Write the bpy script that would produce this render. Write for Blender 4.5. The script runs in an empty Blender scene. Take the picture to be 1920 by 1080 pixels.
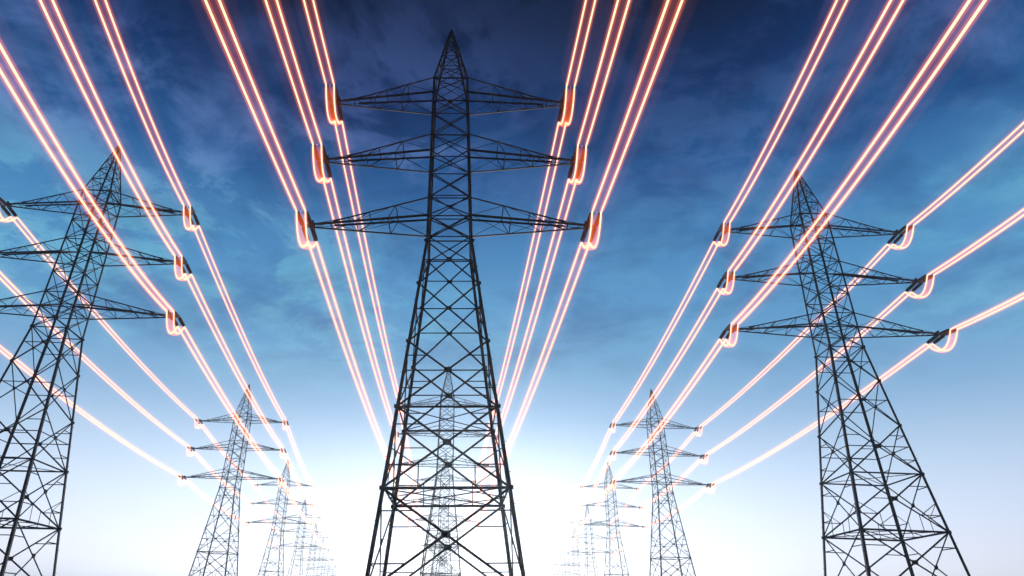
import bpy, bmesh, math, random
from mathutils import Vector, Matrix
random.seed(7)
sc = bpy.context.scene
R = math.radians

# ------------------------------------------------------------------ camera
CAMZ = 1.6                                   # eye height; all heights below are above the eye, then lifted by CAMZ
cd = bpy.data.cameras.new('camera'); cam = bpy.data.objects.new('camera', cd); sc.collection.objects.link(cam)
cd.sensor_width = 36.0; cd.lens = 36.0 * 1232 / 1920
cd.shift_x = (960 - 881.5) / 1920; cd.shift_y = -46.17 / 1920; cd.clip_start = 0.1; cd.clip_end = 12000
cam.matrix_world = Matrix.Translation((0, 0, CAMZ)) @ Matrix.Rotation(math.pi / 2 + 0.4930, 4, 'X') @ Matrix.Rotation(0.0232, 4, 'Z')
sc.camera = cam
sc.view_settings.view_transform = 'Standard'; sc.view_settings.look = 'None'
sc.view_settings.exposure = 0.0; sc.view_settings.gamma = 1.0
sc.render.resolution_x = 1024; sc.render.resolution_y = 576
cy = sc.cycles
cy.use_denoising = True; cy.max_bounces = 6; cy.volume_bounces = 1; cy.transparent_max_bounces = 64
cy.diffuse_bounces = 2; cy.glossy_bounces = 2; cy.sample_clamp_indirect = 4.0

# ------------------------------------------------------------------ sky
SUN_EL, SUN_AZ = 5.0, 0.0                    # the low sun stands straight ahead, behind the rows of pylons
def lin(r, g, b):
    f = lambda c: (c / 255 / 12.92) if c / 255 <= 0.04045 else ((c / 255 + 0.055) / 1.055) ** 2.4
    return (f(r), f(g), f(b), 1)
w = bpy.data.worlds.new('World'); sc.world = w; w.use_nodes = True
nt = w.node_tree; N = nt.nodes; L = nt.links; N.clear()
def nd(t, **k):
    n = N.new(t)
    for a, b in k.items(): setattr(n, a, b)
    return n
def mth(op, a, b=None, c=None, clamp=False):
    n = nd('ShaderNodeMath', operation=op, use_clamp=clamp)
    for i, v in enumerate((a, b, c)):
        if v is None: continue
        if isinstance(v, (int, float)): n.inputs[i].default_value = v
        else: L.new(v, n.inputs[i])
    return n.outputs[0]
def ramp(fac, stops, interp='LINEAR'):
    n = nd('ShaderNodeValToRGB'); n.color_ramp.interpolation = interp
    e = n.color_ramp.elements
    while len(e) > 1: e.remove(e[0])
    e[0].position, e[0].color = stops[0]
    for p, c in stops[1:]:
        x = e.new(p); x.color = c
    L.new(fac, n.inputs[0]); return n.outputs[0]
def mix(a, b, fac, blend='MIX'):
    n = nd('ShaderNodeMix', data_type='RGBA', blend_type=blend, clamp_factor=False)
    for s, v in ((n.inputs[0], fac), (n.inputs[6], a), (n.inputs[7], b)):
        if isinstance(v, (int, float, tuple)): s.default_value = v
        else: L.new(v, s)
    return n.outputs[2]
tc = nd('ShaderNodeTexCoord'); sep = nd('ShaderNodeSeparateXYZ'); L.new(tc.outputs['Generated'], sep.inputs[0])
X, Y, Z = sep.outputs
grad = ramp(Z, [
    (0.00, lin(238, 226, 226)), (0.05, lin(230, 224, 232)), (0.10, lin(204, 213, 234)), (0.18, lin(172, 197, 226)),
    (0.26, lin(128, 172, 212)), (0.337, lin(94, 154, 200)), (0.416, lin(82, 148, 198)), (0.494, lin(66, 128, 182)),
    (0.566, lin(34, 88, 146)), (0.665, lin(10, 47, 98)), (0.74, lin(3, 22, 56)), (0.80, lin(1, 12, 36)), (1.0, lin(1, 7, 22))])
# thin cloud, laid out on a flat layer high above
den = mth('ADD', mth('MAXIMUM', Z, 0.0), 0.10)
comb = nd('ShaderNodeCombineXYZ'); L.new(mth('DIVIDE', X, den), comb.inputs[0]); L.new(mth('DIVIDE', Y, den), comb.inputs[1])
def noise(scale, detail, rough, off, dist=0.0, sx=1.0, sy=1.0):
    m = nd('ShaderNodeMapping'); m.inputs['Location'].default_value = off; m.inputs['Scale'].default_value = (sx, sy, 1)
    L.new(comb.outputs[0], m.inputs[0])
    n = nd('ShaderNodeTexNoise'); n.inputs['Scale'].default_value = scale; n.inputs['Detail'].default_value = detail
    n.inputs['Roughness'].default_value = rough; n.inputs['Distortion'].default_value = dist
    L.new(m.outputs[0], n.inputs['Vector']); return n.outputs[0]
c1 = noise(4.2, 10, 0.66, (3.1, 1.7, 0), 0.35)
c2 = noise(1.5, 4, 0.55, (7.3, 2.2, 0))
c3 = noise(5.5, 6, 0.6, (1.3, 5.7, 0), 0.3)
cl = mth('MULTIPLY', mth('SUBTRACT', c1, 0.45, clamp=True), mth('MULTIPLY', mth('SUBTRACT', c2, 0.36, clamp=True), 62.0))
cl = mth('MULTIPLY', cl, mth('ADD', 0.45, c3), clamp=True)
side = ramp(mth('ADD', mth('MULTIPLY', X, 0.5), 0.5), [(.30, (1, 1, 1, 1)), (.46, (.8, .8, .8, 1)), (.56, (.25, .25, .25, 1)), (.70, (.3, .3, .3, 1)), (.8, (.8, .8, .8, 1))])
hi = ramp(Z, [(0.25, (0, 0, 0, 1)), (0.40, (.7, .7, .7, 1)), (0.62, (1, 1, 1, 1)), (0.85, (.55, .55, .55, 1))])
cl = mth('MULTIPLY', cl, hi)
ccol = ramp(Z, [(0.35, lin(124, 196, 220)), (0.47, lin(104, 176, 208)), (0.56, lin(98, 134, 192)), (0.66, lin(74, 98, 158)), (0.8, lin(28, 42, 82))])
skyc = mix(grad, ccol, mth('MULTIPLY', mth('MULTIPLY', cl, 0.8), side))
dk = noise(3.0, 8, 0.62, (9.1, 4.4, 0), 0.4)
skyc = mix(skyc, (0.45, 0.5, 0.62, 1), mth('MULTIPLY', mth('MULTIPLY', mth('SUBTRACT', dk, 0.47, clamp=True), 5.0, clamp=True), hi), 'MULTIPLY')
back = mth('ADD', 0.22, mth('MULTIPLY', mth('MULTIPLY', mth('ADD', Y, 0.35), 1.6, clamp=True), 0.78))   # the sky away from the sun is dark
skyc = mix(skyc, back, 1.0, 'MULTIPLY')
# glow of the sky round the low sun
sx_ = mth('DIVIDE', mth('SUBTRACT', X, -0.03), 0.62); sz_ = mth('DIVIDE', mth('SUBTRACT', Z, 0.03), 0.185)
ex = mth('EXPONENT', mth('MULTIPLY', mth('ADD', mth('MULTIPLY', sx_, sx_), mth('MULTIPLY', sz_, sz_)), -1.0))
fw = mth('GREATER_THAN', Y, 0.0)
glow = mth('MULTIPLY', mth('MULTIPLY', ex, fw), 0.74)
gl = nd('ShaderNodeCombineXYZ')
for i, k in enumerate((0.93, 1.0, 1.06)): L.new(mth('MULTIPLY', glow, k), gl.inputs[i])
skyc = mix(skyc, gl.outputs[0], 1.0, 'ADD')
nish = nd('ShaderNodeTexSky', sky_type='NISHITA', sun_disc=False, sun_elevation=R(SUN_EL), sun_rotation=R(SUN_AZ))
nish.air_density = 1.2; nish.dust_density = 0.4; nish.ozone_density = 3.0
b1 = nd('ShaderNodeBackground'); b1.inputs[1].default_value = 0.05 * 0.12; L.new(nish.outputs[0], b1.inputs[0])
b2 = nd('ShaderNodeBackground'); b2.inputs[1].default_value = 1.0; L.new(skyc, b2.inputs[0])
ad = nd('ShaderNodeAddShader'); L.new(b1.outputs[0], ad.inputs[0]); L.new(b2.outputs[0], ad.inputs[1])
out = nd('ShaderNodeOutputWorld'); L.new(ad.outputs[0], out.inputs[0])

sd = bpy.data.lights.new('sun', 'SUN'); sd.energy = 1.3; sd.angle = R(0.6); sd.color = (1.0, 0.93, 0.86)
so = bpy.data.objects.new('sun', sd); sc.collection.objects.link(so); so.rotation_euler = (R(SUN_EL - 90), 0, 0)

# ------------------------------------------------------------------ materials
def mat(name, build):
    m = bpy.data.materials.new(name); m.use_nodes = True; m.node_tree.nodes.clear()
    t = m.node_tree; o = t.nodes.new('ShaderNodeOutputMaterial'); build(t, o); return m
def principled(col, col2, rough, metal, scale, bump=0.0):
    def b(t, o):
        p = t.nodes.new('ShaderNodeBsdfPrincipled'); tc = t.nodes.new('ShaderNodeTexCoord'); n = t.nodes.new('ShaderNodeTexNoise')
        n.inputs['Scale'].default_value = scale; n.inputs['Detail'].default_value = 6
        t.links.new(tc.outputs['Object'], n.inputs['Vector'])
        r = t.nodes.new('ShaderNodeValToRGB'); r.color_ramp.elements[0].color = (*col, 1); r.color_ramp.elements[1].color = (*col2, 1)
        r.color_ramp.elements[0].position = .35; r.color_ramp.elements[1].position = .68
        t.links.new(n.outputs[0], r.inputs[0]); t.links.new(r.outputs[0], p.inputs['Base Color'])
        p.inputs['Roughness'].default_value = rough; p.inputs['Metallic'].default_value = metal
        if bump:
            bp = t.nodes.new('ShaderNodeBump'); bp.inputs['Strength'].default_value = bump
            t.links.new(n.outputs[0], bp.inputs['Height']); t.links.new(bp.outputs[0], p.inputs['Normal'])
        t.links.new(p.outputs[0], o.inputs['Surface'])
    return b
M_steel = mat('weathered_steel', principled((.022, .022, .025), (.060, .056, .054), .6, .4, 1.3))
M_insul = mat('brown_porcelain', principled((.030, .012, .009), (.05, .02, .014), .3, 0, 6))
M_ground = mat('dry_meadow', principled((.035, .045, .018), (.085, .075, .035), .95, 0, .15, .4))
def emis(col, s):
    def b(t, o):
        e = t.nodes.new('ShaderNodeEmission'); e.inputs[0].default_value = (*col, 1); e.inputs[1].default_value = s
        t.links.new(e.outputs[0], o.inputs['Surface'])
    return b
def vemis(col, s):
    def b(t, o):
        e = t.nodes.new('ShaderNodeEmission'); e.inputs[0].default_value = (*col, 1); e.inputs[1].default_value = s
        t.links.new(e.outputs[0], o.inputs['Volume'])
    return b
M_wire = mat('glowing_wire', emis((1.0, .74, .48), 1.5))
M_inner = mat('bloom_inner', vemis((1.0, .18, .04), .75))  # emissive volumes added round the wires to imitate camera bloom
M_outer = mat('bloom_outer', vemis((1.0, .16, .03), .095))
M_loop = mat('bloom_loop', vemis((1.0, .12, .004), .75))  # stronger added bloom round the loops, tints the insulator strings orange
M_faint = mat('bloom_faint', vemis((1.0, .28, .14), .011))
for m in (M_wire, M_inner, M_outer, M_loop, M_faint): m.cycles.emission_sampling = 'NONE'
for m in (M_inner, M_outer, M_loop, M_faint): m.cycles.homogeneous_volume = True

# ------------------------------------------------------------------ helpers
col = sc.collection
def link(name, data, parent=None):
    o = bpy.data.objects.new(name, data); col.objects.link(o)
    if parent: o.parent = parent
    return o
def mesh(name, bm, m):
    me = bpy.data.meshes.new(name); bm.to_mesh(me); bm.free(); me.materials.append(m); return me
def V(*a): return Vector(a)
def angle_bar(bm, a, b, wd, inward=None, th=0.028):
    """an L-shaped rolled steel member from a to b; its corner looks away from `inward`"""
    a = Vector(a); b = Vector(b); d = (b - a)
    if d.length < 1e-6: return
    d.normalize()
    n = Vector(inward) if inward is not None else V(0, 0, 1)
    n = n - d * n.dot(d)
    if n.length < 1e-3: n = d.orthogonal()
    n.normalize(); s = d.cross(n).normalized()
    u = (n + s).normalized(); v = (n - s).normalized()
    h = wd * 0.5
    pts = [(0, 0), (1, 0), (1, th / wd), (th / wd, th / wd), (th / wd, 1), (0, 1)]
    off = -(u + v) * h * 0.5
    rings = []
    for p in (a, b):
        rings.append([bm.verts.new(p + off + u * (x * wd * .85) + v * (y * wd * .85)) for x, y in pts])
    for i in range(6):
        j = (i + 1) % 6
        bm.faces.new((rings[0][i], rings[0][j], rings[1][j], rings[1][i]))
    bm.faces.new(rings[0][::-1]); bm.faces.new(rings[1])
def plate(bm, c, n, sz, th=.04):
    """a gusset plate, square, normal n"""
    n = Vector(n).normalized(); s = V(0, 0, 1).cross(n)
    s = s.normalized() if s.length > .01 else V(1, 0, 0)
    t = n.cross(s)
    vs = []
    for k in (-1, 1):
        for x, y in ((-1, -.7), (1, -.7), (1, .7), (-1, .7)):
            vs.append(bm.verts.new(Vector(c) + n * k * th / 2 + s * x * sz / 2 + t * y * sz / 2))
    for f in ((3, 2, 1, 0), (4, 5, 6, 7), (0, 1, 5, 4), (1, 2, 6, 5), (2, 3, 7, 6), (3, 0, 4, 7)):
        bm.faces.new([vs[i] for i in f])
def tube(bm, pts, r, seg=8, ry=None, taper=0.0):
    ry = ry or r; rings = []; fac = {}
    if taper:                                   # let the glow die away towards both ends
        h, t = (pts[1] - pts[0]).normalized(), (pts[-2] - pts[-1]).normalized()
        a = [pts[0] + h * taper * k / 4 for k in range(5)]; b = [pts[-1] + t * taper * k / 4 for k in range(4, -1, -1)]
        mid = [p for p in pts if (p - pts[0]).length > taper * 1.05 and (p - pts[-1]).length > taper * 1.05]
        pts = a + mid + b; n_ = len(pts)
        for k, f in enumerate((.12, .5, .75, .93)): fac[k] = f; fac[n_ - 1 - k] = f
    n = len(pts)
    for i, p in enumerate(pts):
        d = (pts[min(i + 1, n - 1)] - pts[max(i - 1, 0)]).normalized()
        s = d.cross(V(0, 0, 1)); s = s.normalized() if s.length > 1e-3 else V(1, 0, 0)
        t = s.cross(d).normalized()
        rings.append([bm.verts.new(p + s * (math.cos(k * 2 * math.pi / seg) * r * fac.get(i, 1)) + t * (math.sin(k * 2 * math.pi / seg) * ry * fac.get(i, 1))) for k in range(seg)])
    for a, b in zip(rings, rings[1:]):
        for k in range(seg):
            j = (k + 1) % seg
            bm.faces.new((a[k], a[j], b[j], b[k]))
    bm.faces.new(rings[0][::-1]); bm.faces.new(rings[-1])
    bmesh.ops.recalc_face_normals(bm, faces=bm.faces[:])

# ------------------------------------------------------------------ the setting
gb = bmesh.new()
GN, GS = 60, 3200
gv = [[gb.verts.new((-GS + 2 * GS * i / GN, -GS + 2 * GS * j / GN, 0)) for j in range(GN + 1)] for i in range(GN + 1)]
for i in range(GN):
    for j in range(GN): gb.faces.new((gv[i][j], gv[i + 1][j], gv[i + 1][j + 1], gv[i][j + 1]))
g = link('ground', mesh('ground', gb, M_ground)); g['kind'] = 'structure'

# ------------------------------------------------------------------ the pylon
TIP = 58.0; ARMS = [(47.49, 11.67), (40.0, 12.18), (32.49, 12.85)]; UP = 1.95
WAIST, PEAK = 29.8, 49.44
def half(z):                                 # half the width of the mast at height z above the eye
    if z <= WAIST: return (4.04 + (WAIST - z) * (10.37 - 4.04) / (WAIST - 2.3)) / 2
    if z <= PEAK: return (4.04 + (z - WAIST) * (3.5 - 4.04) / (PEAK - WAIST)) / 2
    return (3.5 + (z - PEAK) * (0.22 - 3.5) / (TIP - PEAK)) / 2
def corner(sx, sy, z): h = half(z); return V(sx * h, sy * h, z + CAMZ)
CORN = [(-1, -1), (1, -1), (1, 1), (-1, 1)]
def leg_mesh():
    bm = bmesh.new()
    for z0, z1, wd in ((-CAMZ, 14.3, .34), (14.3, WAIST, .3), (WAIST, PEAK, .25)):
        angle_bar(bm, corner(-1, -1, z0), corner(-1, -1, z1), wd, (1, 1, 0), .04)
    for z in (8.3, 14.3, 19.8, 25.3, WAIST):          # splice plates on the leg
        plate(bm, corner(-1, -1, z) + V(0, -.03, 0), (0, -1, 0), .42, .05); plate(bm, corner(-1, -1, z) + V(-.03, 0, 0), (-1, 0, 0), .42, .05)
    # step bolts
    for k in range(44):
        z = 0.6 + k * 1.1; c = corner(-1, -1, z)
        tube(bm, [c, c + V(-.22 if k % 2 else 0, 0 if k % 2 else -.22, 0)], .02, 4)
    return mesh('leg', bm, M_steel)
PANELS = [(1.6, 8.3, .145), (8.3, 14.3, .14), (14.3, 19.8, .135), (19.8, 25.3, .13), (25.3, WAIST, .12)]
shaft = [WAIST, 32.49, 34.44, 37.2, 40.0, 41.95, 44.7, 47.49, PEAK]
def face_mesh():
    """lattice of the face at y = -half: crossed diagonals, horizontals, gussets"""
    bm = bmesh.new(); IN = (0, 1, 0)
    def c(s, z, dy=0.0): v = corner(s, -1, z); v.y += dy; return v
    def lerp(a, b, t): return a.lerp(b, t)
    for i, (z0, z1, wd) in enumerate(PANELS):
        angle_bar(bm, c(-1, z0, -.05), c(1, z1, -.05), wd, IN); angle_bar(bm, c(1, z0, .05), c(-1, z1, .05), wd, IN)
        zc = z1 - (z1 - z0) * half(z1) / (half(z0) + half(z1))
        plate(bm, V(0, -half(zc), zc + CAMZ), (0, 1, 0), .62 if i < 3 else .48, .06)
        if i >= 2: angle_bar(bm, c(-1, zc, .12), c(1, zc, .12), .09, IN)
        if i <= 2:                            # redundant members in the tall lower panels
            x = V(0, -half(zc), zc + CAMZ)
            for s in (-1, 1):
                lo = lerp(c(s, z0), x, .5); up = lerp(c(s, z1), x, .5)
                angle_bar(bm, lo, c(s, lo.z - CAMZ), .08, IN); angle_bar(bm, up, c(s, up.z - CAMZ), .08, IN)
                if i == 1:
                    angle_bar(bm, lo, c(s, (z0 + lo.z - CAMZ) / 2 + .35 * (z1 - z0)), .07, IN)
                    q = lerp(c(s, z0), x, .55); angle_bar(bm, q, V(q.x, -half(z0) + .02, z0 + CAMZ), .07, IN)
    for z, wd in ((8.3, .17), (14.3, .14), (WAIST, .12)): angle_bar(bm, c(-1, z, .1), c(1, z, .1), wd, IN)
    # leg extension under the last panel
    for s in (-1, 1):
        angle_bar(bm, V(0, -half(1.6), 1.6 + CAMZ), c(s, -CAMZ + .3), .15, IN)
    angle_bar(bm, c(-1, 1.6, .1), c(1, 1.6, .1), .14, IN)
    for i, (z0, z1) in enumerate(zip(shaft, shaft[1:])):
        angle_bar(bm, c(-1, z0, -.04), c(1, z1, -.04), .105, IN); angle_bar(bm, c(1, z0, .04), c(-1, z1, .04), .105, IN)
        if i in (0, 1, 2, 4, 5, 7): angle_bar(bm, c(-1, z1, .09), c(1, z1, .09), .11, IN)
        plate(bm, V(0, -half((z0 + z1) / 2), (z0 + z1) / 2 + CAMZ), (0, 1, 0), .3, .06)
    return mesh('face_bracing', bm, M_steel)
def diaphragm_mesh(z, wd):
    bm = bmesh.new()
    if True:
        for (a, b) in ((0, 2), (1, 3)):
            dz = .06 if a else -.06
            angle_bar(bm, corner(*CORN[a], z + dz), corner(*CORN[b], z + dz), wd)
        for k in range(4):
            if z > 10: break
            m0 = (corner(*CORN[k], z) + corner(*CORN[(k + 1) % 4], z)) / 2; m1 = (corner(*CORN[(k + 1) % 4], z) + corner(*CORN[(k + 2) % 4], z)) / 2
            angle_bar(bm, m0, m1, .09)
    return mesh('diaphragm', bm, M_steel)
def peak_mesh():
    bm = bmesh.new()
    lv = [PEAK, 51.5, 53.3, 55.0, 56.4]
    for sx, sy in CORN: angle_bar(bm, corner(sx, sy, PEAK), corner(sx, sy, TIP), .2, (-sx, -sy, 0), .03)
    for k in range(4):
        a = CORN[k]; b = CORN[(k + 1) % 4]; inw = (-(a[0] + b[0]), -(a[1] + b[1]), 0)
        for z0, z1 in zip(lv, lv[1:]):
            angle_bar(bm, corner(*a, z0), corner(*b, z1), .085, inw); angle_bar(bm, corner(*b, z0), corner(*a, z1), .085, inw)
            angle_bar(bm, corner(*a, z1), corner(*b, z1), .08, inw)
        angle_bar(bm, corner(*a, PEAK), corner(*b, PEAK), .12, inw)
    tube(bm, [V(0, 0, TIP - 1.2 + CAMZ), V(0, 0, TIP + .35 + CAMZ)], .07, 6)
    return mesh('peak', bm, M_steel)
def arm_mesh(z, a):
    """crossarm to +x, four chords running together at the tip"""
    bm = bmesh.new(); hb = half(z); ht = half(z + UP)
    tipw = .3
    def ch(sy, up, t):                        # chord point
        r = V(ht if up else hb, sy * (ht if up else hb), z + (UP if up else 0) + CAMZ)
        e = V(a - (2.0 if up else .1), sy * tipw * (1.3 if up else 1), z + (.3 if up else 0) + CAMZ)
        return r.lerp(e, t)
    for sy in (-1, 1):
        angle_bar(bm, ch(sy, 0, 0), ch(sy, 0, 1), .19, (0, -sy, .6)); angle_bar(bm, ch(sy, 1, 0), ch(sy, 1, 1), .17, (0, -sy, -.6))
    st = [.0, .34, .62, .84, 1.0]
    for i, t in enumerate(st[1:-1]):
        for up in (0, 1): angle_bar(bm, ch(-1, up, t), ch(1, up, t), .09)
        for sy in (-1, 1): angle_bar(bm, ch(sy, 0, t), ch(sy, 1, t), .09)
    for i in range(len(st) - 1):
        s = 1 if i % 2 else -1
        angle_bar(bm, ch(s, 0, st[i]), ch(-s, 0, st[i + 1]), .06)
        for sy in (-1, 1):
            if i % 2: angle_bar(bm, ch(sy, 1, st[i]), ch(sy, 0, st[i + 1]), .055)
            else: angle_bar(bm, ch(sy, 0, st[i]), ch(sy, 1, st[i + 1]), .055)
    # end box and hanger plate that carries the strings
    plate(bm, V(a - .15, 0, z + .05 + CAMZ), (1, 0, 0), .95, .1)
    for sy in (-1, 1): angle_bar(bm, V(a - .35, sy * .3, z + CAMZ), V(a + .95, sy * .12, z - .02 + CAMZ), .16)
    plate(bm, V(a + .1, 0, z + .02 + CAMZ), (0, 0, 1), .5, .05)
    return mesh('crossarm', bm, M_steel)
def string_mesh():
    """tension insulator string along +y from the origin: end fitting, stack of sheds, clamp"""
    bm = bmesh.new(); prof = [(0.0, .03), (.28, .03), (.30, .09)]
    n = 15; L0, L1 = .34, SL - .34
    for i in range(n):
        y = L0 + (L1 - L0) * i / n; d = (L1 - L0) / n
        prof += [(y, .10), (y + d * .15, .215), (y + d * .4, .215), (y + d * .75, .11)]
    prof += [(SL - .32, .09), (SL - .3, .04), (SL, .04)]
    seg = 10; rings = [[bm.verts.new((math.cos(k * 2 * math.pi / seg) * r, y, math.sin(k * 2 * math.pi / seg) * r)) for k in range(seg)] for y, r in prof]
    for p, q in zip(rings, rings[1:]):
        for k in range(seg): bm.faces.new((p[k], p[(k + 1) % seg], q[(k + 1) % seg], q[k]))
    bm.faces.new(rings[0]); bm.faces.new(rings[-1][::-1])
    bmesh.ops.recalc_face_normals(bm, faces=bm.faces[:])
    return mesh('insulator_string', bm, M_insul)
SL = 2.75; PAIR = .40; OUT = .42; DROP = 1.75
ME_leg, ME_face, ME_dia, ME_peak, ME_str = leg_mesh(), face_mesh(), [diaphragm_mesh(*q) for q in ((8.3, .11), (14.3, .09), (32.49, .1), (40.0, .1), (47.49, .1))], peak_mesh(), string_mesh()
ME_arm = [arm_mesh(z, a) for z, a in ARMS]
# one joined mesh for the far, tiny ones
def joined():
    bm = bmesh.new()
    def add(me, M):
        k = len(bm.verts); bm.from_mesh(me); bm.verts.ensure_lookup_table()
        for v in bm.verts[k:]: v.co = M @ v.co
    for k in range(4):
        add(ME_leg, Matrix.Rotation(k * math.pi / 2, 4, 'Z')); add(ME_face, Matrix.Rotation(k * math.pi / 2, 4, 'Z'))
    add(ME_peak, Matrix()); [add(q, Matrix()) for q in ME_dia]
    for me in ME_arm: add(me, Matrix()); add(me, Matrix.Rotation(math.pi, 4, 'Z'))
    return mesh('pylon', bm, M_steel)
ME_far = joined()

# tower positions: (x, y, dz, turn); 0 is the one behind the viewer (never seen), 1 the nearest
def ext(a, b, n):                              # continue the row evenly
    return [(b[0] + (b[0] - a[0]) * k, b[1] + (b[1] - a[1]) * k, 0, b[3]) for k in range(1, n + 1)]
ROW = {
 'central': [(-1.5, -53, 0, 0), (-1.05, 52.56, -.36, .006), (-5.0, 166, 0, 0), (-8.0, 272, 0, 0)] + ext((-5.0, 166, 0, 0), (-8.0, 272, 0, 0), 3),
 'left': [(-28, -32, -.5, .064), (-49.23, 74.42, -.67, .064), (-61.79, 181.02, -1.48, -.026), (-76.83, 291.8, 0, -.025)] + ext((-61.8, 181, 0, 0), (-76.8, 290, 0, -.02), 7),
 'right': [(33, -28, .6, -.048), (46.24, 77.95, .58, -.048), (52.11, 180.46, -.37, .076), (60.99, 287.8, 1.5, .084)] + ext((52.1, 181, 0, 0), (61.0, 288, 0, .08), 7),
}
LEAN = {('central', 1): -.0274, ('left', 1): -.0106, ('right', 1): .0202}     # the big pylons stand a little out of plumb
def tower_matrix(row, i):
    x, y, dz, th = ROW[row][i]
    return Matrix.Translation((x, y, dz)) @ Matrix.Rotation(th, 4, 'Z') @ Matrix.Rotation(LEAN.get((row, i), 0), 4, 'Y')
ORD = ['', 'nearest', 'second', 'third', 'fourth', 'fifth', 'sixth', 'seventh', 'eighth', 'ninth', 'tenth', 'eleventh']
def tip(row, i, s, j):
    z, a = ARMS[j]; return tower_matrix(row, i) @ V(s * (a + OUT), 0, z + CAMZ)
SAG0 = {'central': 1.5, 'left': 5.0, 'right': 4.0}
def span_curve(row, i, s, j, side):
    """points of one conductor between towers i and i+1, side -1/+1 of the pair; starts and ends at the string ends"""
    A, B = tip(row, i, s, j), tip(row, i + 1, s, j)
    sag = SAG0[row] if i == 0 else 1.3
    d = (B - A); Ld = d.length; lat = V(d.y, -d.x, 0).normalized() * PAIR * side
    def P(t): p = A.lerp(B, t); p.z -= 4 * sag * t * (1 - t); return p + lat
    t0 = SL / Ld if i <= 3 and i > 0 else 0.0; t1 = 1 - SL / Ld if i + 1 <= 3 else 1.0
    n = 40 if i < 2 else 16
    return [P(t0 + (t1 - t0) * k / n) for k in range(n + 1)]
def aim(o, a, b):                              # put a string mesh (along +y) from a towards b
    d = (b - a).normalized(); o.matrix_parent_inverse = Matrix()
    x = d.cross(V(0, 0, 1)).normalized(); z = x.cross(d)
    m = Matrix((x, d, z)).transposed().to_4x4(); m.translation = a
    return m

LABEL = {
 ('central', 1): 'tall dark steel lattice pylon standing in front, centre of the picture',
 ('left', 1): 'large dark lattice pylon leaning in at the left edge of the picture',
 ('right', 1): 'large dark lattice pylon rising at the right edge of the picture',
 ('central', 2): 'hazy grey pylon seen through the legs of the big central pylon',
 ('left', 2): 'grey pylon at the lower left, largest of those behind the left edge pylon',
 ('right', 2): 'grey pylon at the lower right, largest of those behind the right edge pylon',
}
GROUP = {'central': 'pylons of the central row', 'left': 'pylons of the left row', 'right': 'pylons of the right row'}
for row, tw in ROW.items():
    for i, (x, y, dz, th) in enumerate(tw):
        if i == 0: continue
        lab = LABEL.get((row, i)) or f'faint hazy lattice pylon, {ORD[i]} from the front in the {row} row'
        if i >= 5:
            t = link('lattice_pylon', ME_far); t.location = (x, y, 0); t.rotation_euler = (0, 0, th)
        else:
            t = link('lattice_pylon', None); t.matrix_world = tower_matrix(row, i)
            t.empty_display_size = 2
            bpy.context.view_layer.update()
            for k in range(4):
                for nm, me in (('leg', ME_leg), ('face_bracing', ME_face)):
                    p = link(nm, me, t); p.rotation_euler = (0, 0, k * math.pi / 2)
            for q in ME_dia: link('diaphragm', q, t)
            link('peak', ME_peak, t)
            for me in ME_arm:
                for r in (0, math.pi):
                    p = link('crossarm', me, t); p.rotation_euler = (0, 0, r)
            if i <= 3:
                inv = t.matrix_world.inverted()
                for s in (-1, 1):
                    for j in range(3):
                        T0 = tip(row, i, s, j)
                        for side in (-1, 1):
                            for fore in (1, 0):
                                cv = span_curve(row, i - 1, s, j, side)[-1] if fore else span_curve(row, i, s, j, side)[0]
                                d = tip(row, i - 1, s, j) - T0 if fore else tip(row, i + 1, s, j) - T0
                                lat = V(d.y, -d.x, 0).normalized() * PAIR * side * (-1 if fore else 1)
                                p = link('insulator_string', ME_str, t)
                                p.matrix_local = inv @ aim(p, T0 + lat, cv)
        t['label'] = lab; t['category'] = 'pylon'; t['group'] = GROUP[row]

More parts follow.
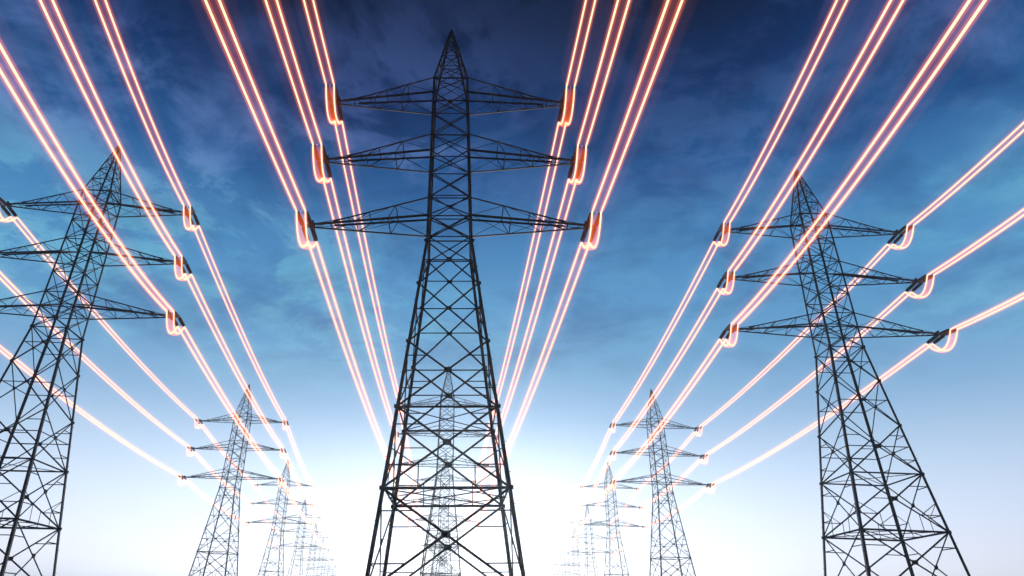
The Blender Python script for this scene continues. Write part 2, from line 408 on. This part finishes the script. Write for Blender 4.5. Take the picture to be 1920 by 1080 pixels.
# ------------------------------------------------------------------ the glowing lines
ARMN = ['top', 'middle', 'lowest']; SIDE = {-1: 'left', 1: 'right'}
def twin(name, cat, lab, grp, curves, glowing=True, r=.085):
    base = curves[0][0].lerp(curves[1][0], .5)
    t = link(name, None); t.location = base; t.empty_display_size = .5
    for cv in curves:
        cv = [p - base for p in cv]
        bm = bmesh.new(); tube(bm, cv, r, 8); c = link('conductor', mesh('conductor', bm, M_wire), t)
        if glowing:  # added bloom tubes, not a real part of the cable
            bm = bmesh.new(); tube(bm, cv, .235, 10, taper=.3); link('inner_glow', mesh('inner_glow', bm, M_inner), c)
    if glowing:
        mid = [(a + b) / 2 - base for a, b in zip(*curves)]
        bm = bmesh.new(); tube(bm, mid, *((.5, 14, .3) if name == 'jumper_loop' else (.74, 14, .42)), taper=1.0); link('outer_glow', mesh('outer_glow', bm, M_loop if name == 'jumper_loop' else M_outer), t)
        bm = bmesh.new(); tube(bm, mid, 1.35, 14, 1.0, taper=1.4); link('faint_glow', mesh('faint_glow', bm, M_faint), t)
    t['label'] = lab; t['category'] = cat; t['group'] = grp
for row, tw in ROW.items():
    for i in range(0, min(len(tw) - 1, 7)):
        for s in (-1, 1):
            if i == 0 and row == 'left' and s == -1: continue      # passes wholly outside the frame
            for j in range(3):
                cs = [span_curve(row, i, s, j, d) for d in (-1, 1)]
                if i == 0:                                          # stop short behind the viewer
                    cs = [c[8:] for c in cs]
                    lab = f'glowing twin wire from {ARMN[j]} {SIDE[s]} arm of nearest {row} pylon over the viewer'
                else:
                    lab = f'glowing twin wire on {ARMN[j]} {SIDE[s]} arms, {row} row, {ORD[i]} to {ORD[i+1]} pylon'
                twin('power_line', 'power line', lab, f'glowing wires of the {row} row', cs, i <= 3, .075 if i <= 3 else .12)
    for i in (1, 2, 3):
        for s in (-1, 1):
            for j in range(3):
                cs = []
                for d in (-1, 1):
                    a = span_curve(row, i - 1, s, j, d)[-1]; b = span_curve(row, i, s, j, d)[0]
                    n = 18; cv = []
                    for k in range(n + 1):
                        u = k / n; p = a.lerp(b, u); p.z -= DROP * (1 - abs(2 * u - 1) ** 2.1); cv.append(p)
                    cs.append(cv)
                twin('jumper_loop', 'jumper cable', f'glowing wire loop hanging under {ARMN[j]} {SIDE[s]} arm of {ORD[i]} {row} pylon',
                     f'glowing jumper loops of the {row} row', cs, True, .075)

# ------------------------------------------------------------------ haze
hb = bmesh.new(); bmesh.ops.create_cube(hb, size=1.0)
for v in hb.verts: v.co = V(v.co.x * 7000, v.co.y * 7000, -1 + (v.co.z + .5) * 64.5)
def hz(t, o):
    p = t.nodes.new('ShaderNodeVolumePrincipled'); p.inputs['Color'].default_value = (.74, .87, 1.0, 1)
    p.inputs['Density'].default_value = 0.0005; p.inputs['Anisotropy'].default_value = .8
    t.links.new(p.outputs[0], o.inputs['Volume'])
hm = mat('haze_air', hz); hm.cycles.homogeneous_volume = True
h = link('haze', mesh('haze', hb, hm)); h['kind'] = 'stuff'
